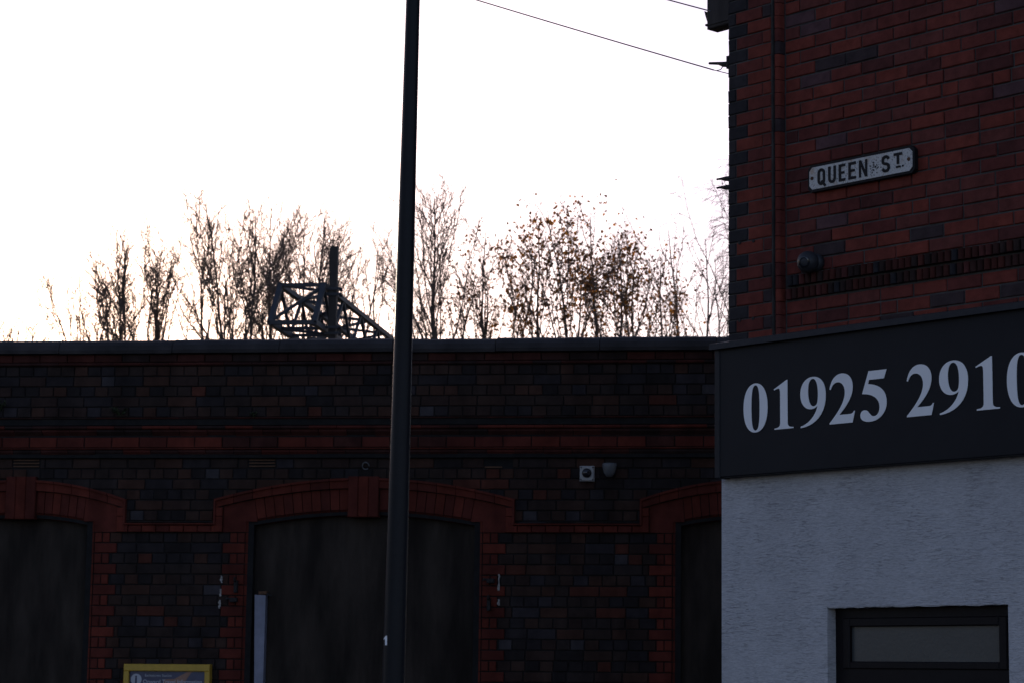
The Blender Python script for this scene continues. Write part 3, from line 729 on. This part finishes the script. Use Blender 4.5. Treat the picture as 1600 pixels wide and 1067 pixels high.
GL = {
 '0': 'M 250 688 C 385 688 476 560 476 338 C 476 116 385 -13 250 -13 C 115 -13 24 116 24 338 C 24 560 115 688 250 688 Z M 250 660 C 190 660 172 560 172 338 C 172 116 190 15 250 15 C 310 15 328 116 328 338 C 328 560 310 660 250 660 Z',
 '1': 'M 322 688 L 306 688 L 62 572 L 70 556 C 112 574 160 586 172 566 C 182 550 184 515 184 475 L 184 95 C 184 36 150 20 74 18 L 74 0 L 432 0 L 432 18 C 356 20 322 34 322 95 Z',
 '2': 'M 20 0 L 436 0 L 478 158 L 460 158 C 446 130 426 120 386 120 L 195 120 C 305 215 442 335 442 495 C 442 612 362 688 242 688 C 132 688 46 615 22 482 L 42 476 C 66 534 108 572 166 572 C 246 572 300 512 300 425 C 300 300 190 170 20 18 Z',
 '5': 'M 165 676 L 458 676 L 416 556 L 172 556 L 152 502 C 335 482 456 400 456 235 C 456 90 335 -13 180 -13 C 80 -13 24 25 24 80 C 24 124 55 150 95 150 C 172 150 176 58 246 58 C 306 58 340 108 340 180 C 340 300 215 366 56 372 Z',
 '9': 'M 32 -13 C 285 5 476 150 476 420 C 476 590 386 688 248 688 C 115 688 25 592 25 458 C 25 328 105 238 216 238 C 264 238 302 254 332 282 C 300 150 180 40 28 8 Z M 248 660 C 302 660 338 580 338 450 C 338 382 333 332 318 306 C 302 284 282 276 262 276 C 196 276 162 370 162 490 C 162 600 196 660 248 660 Z'}
def glyph(ch, x0, x1, z0, z1, m, parent, y):
    sp = path(GL[ch]); xs = [p[0] for q in sp for p in q]; a, c = min(xs), max(xs)
    cu = bpy.data.curves.new('digit', 'CURVE'); cu.dimensions = '2D'; cu.fill_mode = 'BOTH'; cu.extrude = .0015
    for q in sp:
        if math.dist(q[0], q[-1]) < 1: q = q[:-1]
        s = cu.splines.new('POLY'); s.points.add(len(q) - 1); s.use_cyclic_u = True
        for k, p in enumerate(q): s.points[k].co = (x0 + (p[0] - a) / (c - a) * (x1 - x0), z0 + p[1] / 676 * (z1 - z0), 0, 1)
    t = bpy.data.objects.new('digit', cu); COL.objects.link(t); bpy.context.view_layer.update()
    me = bpy.data.meshes.new_from_object(t.evaluated_get(bpy.context.evaluated_depsgraph_get())); bpy.data.objects.remove(t); bpy.data.curves.remove(cu)
    me.materials.clear(); o = link('digit', me, m, parent); o.location = (0, y, 0); o.rotation_euler = (math.pi / 2, 0, 0); return o
for ch, xa, xb in (('0', .226, .418), ('1', .468, .620), ('9', .675, .869), ('2', .897, 1.085), ('5', 1.125, 1.317), ('2', 1.460, 1.648), ('9', 1.686, 1.882), ('1', 1.933, 2.090), ('0', 2.139, 2.331)):
    glyph(ch, xa, xb, 3.007 - 2.753, 3.288 - 2.753, M['white_letters'], SG, -FT - .0022)

# street name plate
SN = on2('street_sign', .632, 4.408, -WR + .006)
tag(SN, 'old white QUEEN ST street name plate with black border on red brick', 'sign')
PL, PH = .802, .160
def octo(x0, x1, z0, z1, c): return [(x0 + c, z0), (x1 - c, z0), (x1, z0 + c), (x1, z1 - c), (x1 - c, z1), (x0 + c, z1), (x0, z1 - c), (x0, z0 + c)]
MB().prism(octo(0, PL, 0, PH, .022), -.030, 0).build('border', M['sign_black'], SN)
MB().prism(octo(.014, PL - .014, .014, PH - .014, .022), -.034, -.028).build('face', M['sign_white'], SN)
def ribbon(bb, pts, wd, y0=-.038, y1=-.033):
    P = [Vector((p[0], p[1])) for p in pts]; Lf = []; Rt = []
    for i, p in enumerate(P):
        d = (P[min(i + 1, len(P) - 1)] - P[max(i - 1, 0)]).normalized(); nrm = Vector((-d.y, d.x)) * wd / 2
        Lf.append(p + nrm); Rt.append(p - nrm)
    for i in range(len(P) - 1): bb.prism([Rt[i], Rt[i + 1], Lf[i + 1], Lf[i]], y0, y1)
def letter(ch, x0, x1, z0, z1):
    bb = MB(); q = .017; wv = x1 - x0; h = z1 - z0; cx = (x0 + x1) / 2; t = q / 2
    arc = lambda ox, oz, rx, rz, a0, a1, n=10: [(ox + rx * math.cos(R(a0 + (a1 - a0) * k / n)), oz + rz * math.sin(R(a0 + (a1 - a0) * k / n))) for k in range(n + 1)]
    rx = wv / 2 - t
    if ch == 'Q':
        ribbon(bb, arc(cx, z1 - t - rx, rx, rx, 0, 180) + arc(cx, z0 + t + rx, rx, rx, 180, 360) + [(cx + rx, z1 - t - rx)], q)
        ribbon(bb, [(cx + rx * .1, z0 + .026), (x1 + .003, z0 - .008)], q * .85, -.0384, -.033)
    elif ch == 'U': ribbon(bb, [(x0 + t, z1)] + arc(cx, z0 + t + rx, rx, rx, 180, 360) + [(x1 - t, z1)], q)
    elif ch == 'E':
        bb.prism([(x0, z0), (x1, z0), (x1, z0 + q * .9), (x0 + q, z0 + q * .9), (x0 + q, z0 + h / 2 - q * .42), (x1 - .008, z0 + h / 2 - q * .42), (x1 - .008, z0 + h / 2 + q * .42), (x0 + q, z0 + h / 2 + q * .42), (x0 + q, z1 - q * .9), (x1, z1 - q * .9), (x1, z1), (x0, z1)], -.038, -.033)
    elif ch == 'N':
        bb.prism([(x0, z0), (x0 + q * .85, z0), (x0 + q * .85, z1 - .034), (x1 - q * .95, z0), (x1, z0), (x1, z1), (x1 - q * .85, z1), (x1 - q * .85, z0 + .034), (x0 + q * .95, z1), (x0, z1)], -.038, -.033)
    elif ch == 'S':
        rz = (h - q) / 4
        ribbon(bb, arc(cx, z1 - t - rz, rx, rz, 15, 180) + arc(cx, z1 - t - rz, rx, rz, 200, 262, 4) + [(cx, z0 + h / 2)] + arc(cx, z0 + t + rz, rx, rz, 82, 20, 4) + arc(cx, z0 + t + rz, rx, rz, 0, -165), q)
    elif ch == 'T':
        bb.prism([(cx - t, z0), (cx + t, z0), (cx + t, z1 - q * .9), (x1, z1 - q * .9), (x1, z1), (x0, z1), (x0, z1 - q * .9), (cx - t, z1 - q * .9)], -.038, -.033)
    bb.build('letter', M['sign_black'], SN)
for ch, u0, u1 in (('Q', .100, .172), ('U', .203, .276), ('E', .304, .366), ('E', .396, .466), ('N', .496, .572), ('S', .706, .782)): letter(ch, u0 * PL, u1 * PL, .030, .131)
letter('T', .818 * PL, .894 * PL, .066, .131)
MB().prism([(.838 * PL, .044), (.878 * PL, .044), (.878 * PL, .055), (.838 * PL, .055)], -.038, -.033).build('underline', M['sign_black'], SN)
MB().lathe([(.006, .033), (.006, .038), (.001, .0385)], 10, axis='y', org=(.900 * PL, 0, .050)).build('stop', M['sign_black'], SN)
r3 = random.Random(9); bb = MB()      # flaked patch between the words
for k in range(46):
    px_, pz_ = (.635 + r3.gauss(0, .026)) * PL, .078 + r3.gauss(0, .026); s_ = r3.uniform(.0015, .0055)
    bb.prism([(px_ + s_ * r3.uniform(.6, 1.3) * math.cos(a), pz_ + s_ * r3.uniform(.6, 1.2) * math.sin(a)) for a in (0, 1.2, 2.4, 3.7, 5.0)], -.0352, -.0338)
tag(bb.build('flaked_patch', M['sign_black'], SN), kind='stuff')
for u in (.045, .952): MB().lathe([(.011, .033), (.010, .039), (.002, .041)], 12, axis='y', org=(u * PL, 0, .082)).build('screw', M['screw'], SN)

# turret camera
TC = on2('turret_camera', .672, 3.985, -WR)
MB().lathe([(.052, -.002), (.056, .02), (.050, .045)], 24, axis='y').build('base', M['darkgrey'], TC, smooth=True)
bb = MB(); pr = [(.002, -.066)] + [(.066 * math.cos(t * math.pi / 12), .066 * math.sin(t * math.pi / 12)) for t in range(-5, 6)] + [(.002, .066)]
bb.lathe(pr, 28); o = bb.build('ball', M['darkgrey'], TC, smooth=True); o.location = (-.012, -.072, 0)
bb = MB().lathe([(.034, .050), (.034, .064), (.026, .066), (.022, .058), (.002, .058)], 24, axis='y'); o = bb.build('lens_ring', M['lens'], TC); o.location = (-.012, -.072, 0); o.rotation_euler = (R(8), 0, R(18))
tag(TC, 'dark grey ball-shaped security camera on red brick below the street name plate', 'camera')

# fittings on the hidden flank of the corner building: they stick out to the left of the quoin
def flank(name, z, d): return empty(name, M2 @ Vector((0.0, d, z)), -A2)
YF = 13.46
e = flank('junction_box', at(1128, 38, YF).z, .065)
MB().cbox(-.195, 0, -.05, .05, 0, .42, .006).build('box', M['timber'], e); MB().box(-.202, .0, -.056, .056, .022, .034).build('lip', M['timber'], e)
MB().prism([(-.185, .02), (-.205, .07), (-.232, .13), (-.244, .135), (-.236, .105), (-.205, .025)], -.02, .02).build('clamp', M['iron'], e)
MB().bar((-.212, 0, .085), (-.228, 0, .42), .02).build('batten', M['cream'], e)
tag(e, 'black timber box high on the flank of the quoined corner, holding a wire', 'box')
e = flank('wire_hook', at(1125, 96, YF).z, .035)
MB().tube([(0, 0, -.020), (-.07, 0, -.008), (-.11, 0, .006), (-.19, 0, .022)], [.020, .017, .010, .008], 8).build('arm', M['iron'], e)
MB().cbox(-.02, 0, -.03, .03, -.05, .03, .004).build('plate', M['iron'], e)
tag(e, 'thin black iron hook sticking out from the corner where the lower wire ends', 'hook')
for yy, lab in ((276.5, 'upper of two short black pegs sticking out below the wire hook'), (290, 'lower of two short black pegs sticking out below the wire hook')):
    e = flank('insulator_peg', at(1128, yy, YF).z, .035)
    MB().tube([(0, 0, -.012), (-.05, 0, -.006), (-.09, 0, 0), (-.122, 0, .002)], [.018, .015, .008, .006], 8).build('pin', M['iron'], e)
    MB().lathe([(.004, -.006), (.007, 0), (.004, .006)], 8, org=(-.122, 0, .002)).build('tip', M['grey'], e)
    tag(e, lab, 'peg', 'pegs on the corner flank')
def wire(name, a, c, sag, rad, label, extra=None):
    a = Vector(a); c = Vector(c); n = 60
    pts = [a.lerp(c, k / n) - Vector((0, 0, sag * 4 * (k / n) * (1 - k / n))) for k in range(n + 1)]
    bb = MB().tube(pts, rad, 6)
    if extra: bb.tube(extra, rad * .7, 6)
    o = bb.build(name, M['wire']); tag(o, label, 'wire', 'overhead wires to the corner building')
hk = at(1115, 110, YF); hk0 = M2 @ Vector((-.06, .035, at(1130, 98, YF).z)); hk2 = M2 @ Vector((0, .035, at(1138, 117, YF).z))
wire('overhead_wire', hk, at(300, -140, 17.5), .02, .0042, 'thin grey wire sloping down to the iron hook on the corner',
     [hk0, hk0.lerp(hk, .35) - Vector((0, 0, .022)), hk0.lerp(hk, .75) - Vector((0, 0, .014)), hk, hk.lerp(hk2, .5), hk2])
wire('overhead_wire', at(1110, 18, YF), at(400, -185, 17.5), .02, .0042, 'thin grey wire running to the clamp on the black timber box')

# ------------------------------------------------------------------ lamp post
lb, lt = at(614.8, 1067, 10.5), at(645.3, 0, 10.5)
ax = (lt - lb) / (lt.z - lb.z)
def lp(z): return lb + ax * (z - lb.z)
LPO = empty('lamp_post', lp(0))
def lrad(z): return .0533 - (.0533 - .0335) * (z - lb.z) / (lt.z - lb.z)
zs_ = [1.0, 1.06, 1.10, 1.5, 2.5, 3.5, 4.5, 5.5, 6.0]
MB().tube([lp(z) - lp(0) for z in zs_], [.085, .080, lrad(1.1)] + [lrad(z) for z in zs_[3:]], 32).build('column', M['black'], LPO, smooth=True)
MB().tube([lp(z) - lp(0) for z in (-.2, .02, .98, 1.0)], [.088, .088, .087, .085], 32).build('base', M['black'], LPO, smooth=True)
top = lp(6.0) - lp(0)
MB().tube([top + Vector((0, 0, -.02)), top + Vector((-.05, -.12, .16)), top + Vector((-.12, -.4, .24)), top + Vector((-.2, -.8, .26))], [.028, .026, .024, .022], 12).build('bracket_arm', M['black'], LPO, smooth=True)
hd = MB().cbox(-.11, .11, -.3, .28, -.05, .06, .02).build('lantern', M['darkgrey'], LPO); hd.location = top + Vector((-.24, -1.0, .26))
MB().box(-.09, .09, -.24, .22, -.062, -.051).build('lens', M['glass'], hd)
zn = at(605, 1000, 10.5).z; cn = lp(zn); ang = R(-43)
bb = MB().prism([(-.006, -.022), (.006, -.022), (.006, .022), (-.001, .022), (-.014, .010), (-.014, .003), (-.006, .008)], -.0008, .0008)
no = bb.build('number', M['white_letters'], LPO)
rr = lrad(zn) + .0012; no.location = cn - lp(0) + Vector((math.sin(ang) * rr, -math.cos(ang) * rr, 0)); no.rotation_euler = (0, 0, ang * .9)
tag(LPO, 'tall tapering black lamp post numbered 1 in front of the boarded window', 'lamp post')

# ------------------------------------------------------------------ lattice gantry behind the station
gb = Vector((0.08552612, 0.99633593, 0)); gq = Vector((gb.y, -gb.x, 0)); GP = Vector((-3.71521621, 28.0, 5.88424211))
GA = empty('railway_gantry', (GP.x, GP.y, 0)); g0 = Vector((GP.x, GP.y, 0)); A = .565; GL_ = 16.0
def gp(u, r, h): return GP - g0 + gb * u - gq * (A * (1 - r)) + Vector((0, 0, A * h))       # along, 0 left..1 right, 0 bottom..1 top
CH = .066
rk = .50
for r_ in (0, 1):
    for h_ in (0, 1): MB().bar(gp(rk * h_, r_, h_), gp(GL_, r_, h_), CH).build('chord', M['steel'], GA)
for nm, a, c, wd in (('end_post', (0, 0, 0), (rk, 0, 1), .064), ('end_post', (0, 1, 0), (rk, 1, 1), .064), ('end_rail', (0, 0, 0), (0, 1, 0), .062), ('end_rail', (rk, 0, 1), (rk, 1, 1), .05), ('end_brace', (.02, 0, .04), (rk - .02, 1, .96), .045)):
    MB().bar(gp(*a), gp(*c), wd, wd * .9).build(nm, M['steel'], GA)
u = rk; k = 0; stp = .62
while u < GL_ - .3:
    for r_ in (0, 1):
        a, c = ((u, r_, 1), (u + stp, r_, 0)) if k % 2 == 0 else ((u, r_, 0), (u + stp, r_, 1))
        MB().bar(gp(*a), gp(*c), .036).build('lacing_bar', M['steel'], GA)
    for h_ in (0, 1):
        a, c = ((u, 0, h_), (u + stp, 1, h_)) if k % 2 == 0 else ((u, 1, h_), (u + stp, 0, h_))
        MB().bar(gp(*a), gp(*c), .036).build('lacing_bar', M['steel'], GA)
    MB().bar(gp(u, 0, 0), gp(u, 1, 0), .036).build('cross_bar', M['steel'], GA)
    u += stp; k += 1
pc = gp(.62, 1, 0) + gq * .105; ptop = at(526, 386, 28.6).z
MB().bar(Vector((pc.x, pc.y, -.3)), Vector((pc.x, pc.y, ptop)), .098, .098, up=tuple(gb)).build('mast', M['steel_post'], GA)
pf = gp(GL_ - .6, 1, 0) + gq * .105
MB().bar(Vector((pf.x, pf.y, -.3)), Vector((pf.x, pf.y, ptop)), .098, .098, up=tuple(gb)).build('mast', M['steel_post'], GA)
for zz in (GP.z + A * .93, GP.z + A * .80, GP.z + A * .04, GP.z - A * .1):
    q = Vector((pc.x, pc.y, zz))
    MB().bar(q - gq * .09 - gb * .055, q + gq * .075 - gb * .055, .02, .035).build('clamp', M['steel'], GA)
    MB().tube([q + gq * .052 - gb * .055, q + gq * .115 - gb * .045], .012, 6).build('bolt', M['steel'], GA)
    MB().tube([q + gq * .07 + gb * .05, q + gq * .11 + gb * .05], .022, 6).build('bolt', M['steel'], GA)
tag(GA, 'grey steel lattice railway gantry with square mast rising behind the parapet', 'gantry')

# ------------------------------------------------------------------ trees
def rot_about(v, axis, a): return Matrix.Rotation(a, 3, axis) @ v
def tree(name, label, px, ytop, half, Y, seed, stems=1, style='birch', leaves=0, lsize=.060, dens=1.0, lmix=(6, 3, 1), thick=1.0):
    r = random.Random(seed); tw = 1.28 if px < 480 else (1.25 if px < 700 else 1.0)     # twigs thickened towards the left to hold against the brighter sky
    base = at(px, 528, Y); zw = base.z; base.z = 0      # zw: height of the parapet's sight line at this distance
    H = at(px, ytop, Y).z; hw = half * Y / FPX * 1.25
    e = empty(name, base); tag(e, label, 'tree', 'trees behind the station')
    tr = MB(); cr = MB(); tips = []
    droop = style == 'weeping'
    def limb(p, d, L, r0, lv, rmin):
        n = (12, 8, 5, 4)[lv]; P = [p.copy()]; rad = [r0]; q = p.copy(); dd = d.normalized()
        wob = (.05, .11, .16, .22)[lv]; trop = (.03, .09, .08, .05)[lv]
        if droop and lv >= 2: trop = -.30
        for i in range(n):
            dd = (dd + Vector((r.gauss(0, wob), r.gauss(0, wob), r.gauss(0, wob * .6) + trop))).normalized()
            q = q + dd * (L / n); P.append(q.copy()); t = (i + 1) / n; rad.append(r0 + (rmin - r0) * t ** .8)
        (tr if lv < 2 else cr).tube(P, rad, (8, 5, 3, 3)[lv], cap=False)
        return P
    def side(d, ang):
        a = d.cross(Vector((r.uniform(-1, 1), r.uniform(-1, 1), r.uniform(-.3, .3))))
        if a.length < 1e-4: a = Vector((1, 0, 0))
        return rot_about(d, a.normalized(), ang)
    def along(P, t):
        f = t * (len(P) - 1); i = min(int(f), len(P) - 2); return P[i].lerp(P[i + 1], f - i), (P[i + 1] - P[i]).normalized()
    for s_ in range(stems):
        zc = zw - (1.5 if not droop else 2.6) - r.uniform(0, .3)     # where the crown starts
        Hs = H if s_ == 0 else zw + (H - zw) * r.uniform(.62, .95)
        Hc = Hs - zc
        sx = 0 if stems == 1 else (s_ - (stems - 1) / 2) / (stems - 1) * hw * 1.1 + r.uniform(-.08, .08)
        r0 = (.040 + .004 * (Hs - zw)) * thick * (1 if stems == 1 else .85)
        foot = Vector((sx * .25, r.uniform(-.1, .1), 0)); st = Vector((sx * .6, r.uniform(-.1, .1), zc))
        tr.tube([foot - Vector((0, 0, .2)), foot + Vector((0, 0, .15)), foot.lerp(st, .4), foot.lerp(st, .75), st], [r0 * 2.6, r0 * 1.9, r0 * 1.45, r0 * 1.15, r0], 8, cap=False)
        P = limb(st, Vector((sx * .45 / Hc + r.uniform(-.04, .04), r.uniform(-.05, .05), 1)), Hc * .97, r0, 0, .007)
        nl = int((6 + 4.4 * Hc) * dens * (1 if stems == 1 else .75))
        for k in range(nl):
            t = .04 + .92 * (k + r.random()) / nl; p, d = along(P, t)
            ang = R(r.uniform(18, 46) if style == 'birch' else r.uniform(24, 58))
            L = ((1 - t) * Hc * .85 + .26) * r.uniform(.65, 1.05)
            ang = min(ang, math.asin(min(.9, max(.25, (hw * r.uniform(.8, 1.25) + .1) / L))))
            L = min(L, max(.3, (Hs * 1.02 - p.z) / math.cos(ang)))
            P1 = limb(p, side(d, ang), L, max(.010 * tw ** .5, r0 * (1.06 - t) * r.uniform(.30, .66)) * thick ** .5, 1, .0050 * tw ** .5)
            nb = max(3, int(L * 8.0 * dens ** .5))
            for j in range(nb):
                t1 = .10 + .89 * (j + r.random()) / nb; p1, d1 = along(P1, min(t1, .99))
                L2 = r.uniform(.26, .55) * (1.15 - t1 * .45) * (1.8 if droop else 1)
                P2 = limb(p1, side(d1, R(r.uniform(20, 48))), L2, .0050 * tw, 2, .0031 * tw)
                for m_ in range(int(r.uniform(2.2, 4.6) * (1.5 if px < 700 else 1))):
                    p2, d2 = along(P2, r.uniform(.12, .98)); P3 = limb(p2, side(d2, R(r.uniform(18, 52))), r.uniform(.13, .32) * (1.4 if droop else 1), .0034 * tw, 3, .0022 * tw)
                    tips += P3[1:]
                tips += P2[2:]
    tr.build('trunk', M['bark'], e)
    cr.build('crown', M['twig'], e)
    if leaves:
        lf = MB(); r5 = random.Random(seed + 99); tips2 = [t for t in tips if t.z > zw - .6]
        # leaves hang in loose clumps
        cl = [r5.choice(tips2) for _ in range(max(3, leaves // 26))]
        for k in range(leaves):
            if r5.random() < .45:
                c0 = r5.choice(cl); p = c0 + Vector((r5.gauss(0, .10), r5.gauss(0, .10), r5.gauss(0, .12)))
            else: p = r5.choice(tips2) + Vector((r5.gauss(0, .02), r5.gauss(0, .02), r5.gauss(0, .02)))
            d = Vector((r5.gauss(0, .6), r5.gauss(0, .6), -.7 + r5.gauss(0, .5))).normalized(); sv = d.cross(Vector((r5.gauss(0, 1), r5.gauss(0, 1), r5.gauss(0, 1)))).normalized(); nv = d.cross(sv)
            s1 = lsize * r5.uniform(.6, 1.25); w1 = s1 * r5.uniform(.28, .48); mi = r5.choices((0, 1, 2), lmix)[0]; cu = nv * s1 * r5.uniform(-.18, .18)
            b0 = len(lf.v); lf.v += [tuple(q) for q in (p, p + d * s1 * .35 + sv * w1 + cu, p + d * s1 * .72 + sv * w1 * .7 + cu, p + d * s1, p + d * s1 * .72 - sv * w1 * .7 + cu, p + d * s1 * .35 - sv * w1 + cu)]
            lf.face(b0, b0 + 1, b0 + 2, b0 + 3, mi=mi); lf.face(b0, b0 + 3, b0 + 4, b0 + 5, mi=mi)
        lf.build('leaves', None, e, mats=LEAF)
tree('bare_tree', 'wispy bare shrub barely topping the parapet at the far end from the corner building', 12, 492, 45, 46, 1, stems=3, dens=.7)
tree('bare_tree', 'low spreading bare birch, outermost of the clump away from the gantry', 150, 425, 48, 44, 2, stems=3, dens=.8)
tree('birch_tree', 'bushy many-stemmed bare birch between low spreading one and a slim pole-like one', 205, 368, 58, 42, 3, stems=3, dens=1.0)
tree('birch_tree', 'slim straight bare birch with a single pole-like leader', 263, 352, 26, 43, 4, dens=.7)
tree('birch_tree', 'upright bare birch with forked stem, next after the slim pole-like one towards the gantry', 332, 338, 46, 41, 5, stems=2, dens=.9)
tree('birch_tree', 'tall bare birch with stout forking stem just before the gantry end frame', 386, 300, 58, 40, 6, stems=3, dens=.9)
tree('birch_tree', 'bare birch with crown directly above the gantry end frame', 448, 322, 46, 42.5, 7, stems=2, dens=1.0)
tree('birch_tree', 'bare birch with long thin leaders right beside the gantry mast', 492, 318, 40, 44, 8, stems=2, dens=.75)
tree('birch_tree', 'thin bare sapling showing between the gantry mast and the lamp post', 552, 365, 34, 41, 9, stems=2, dens=.55)
tree('birch_tree', 'sparse bare tree partly hidden behind the lamp post', 612, 385, 42, 44, 10, stems=2, dens=.5)
tree('birch_tree', 'tallest bare birch with a stout dark stem close beside the lamp post', 684, 285, 52, 38, 11, dens=1.1)
tree('autumn_tree', 'small thinly leaved tree between tallest bare birch and the leafy group', 740, 408, 42, 40, 12, stems=2, style='leafy', leaves=380, dens=.8, lmix=(7, 2, 1))
tree('autumn_tree', 'thinly leaved tree with narrow peaked top, first of the leafy group', 782, 348, 42, 39.5, 13, stems=2, style='leafy', leaves=620, dens=.75, lmix=(7, 2, 1))
tree('autumn_tree', 'brown-leaved tree with the strongest orange patches on its lower crown', 862, 345, 52, 38, 14, stems=2, style='leafy', leaves=1250, dens=.85, lmix=(4, 3, 4))
tree('autumn_tree', 'tallest brown-leaved tree in the middle of the leafy group', 925, 322, 54, 37, 15, stems=2, style='leafy', leaves=1300, dens=.72, lmix=(5, 3, 3))
tree('autumn_tree', 'broad brown-leaved tree beside the tallest leafy one, towards the corner building', 968, 330, 54, 38.5, 16, stems=2, style='leafy', leaves=1250, dens=.72, lmix=(5, 3, 3))
tree('autumn_tree', 'shorter brown-leaved tree ending the leafy group by thin bare saplings', 1016, 388, 48, 39, 17, stems=2, style='leafy', leaves=900, dens=.72, lmix=(7, 2, 1))
tree('birch_tree', 'thin forked bare sapling between leafy group and corner building', 1086, 352, 34, 41, 18, stems=2, dens=.38)
tree('birch_tree', 'small faint bare sapling close to the corner building', 1112, 440, 24, 42, 19, dens=.5)
tree('weeping_birch', 'pale weeping birch with hanging twigs, mostly hidden behind the corner building', 1168, 240, 36, 46, 20, style='weeping', dens=.75)
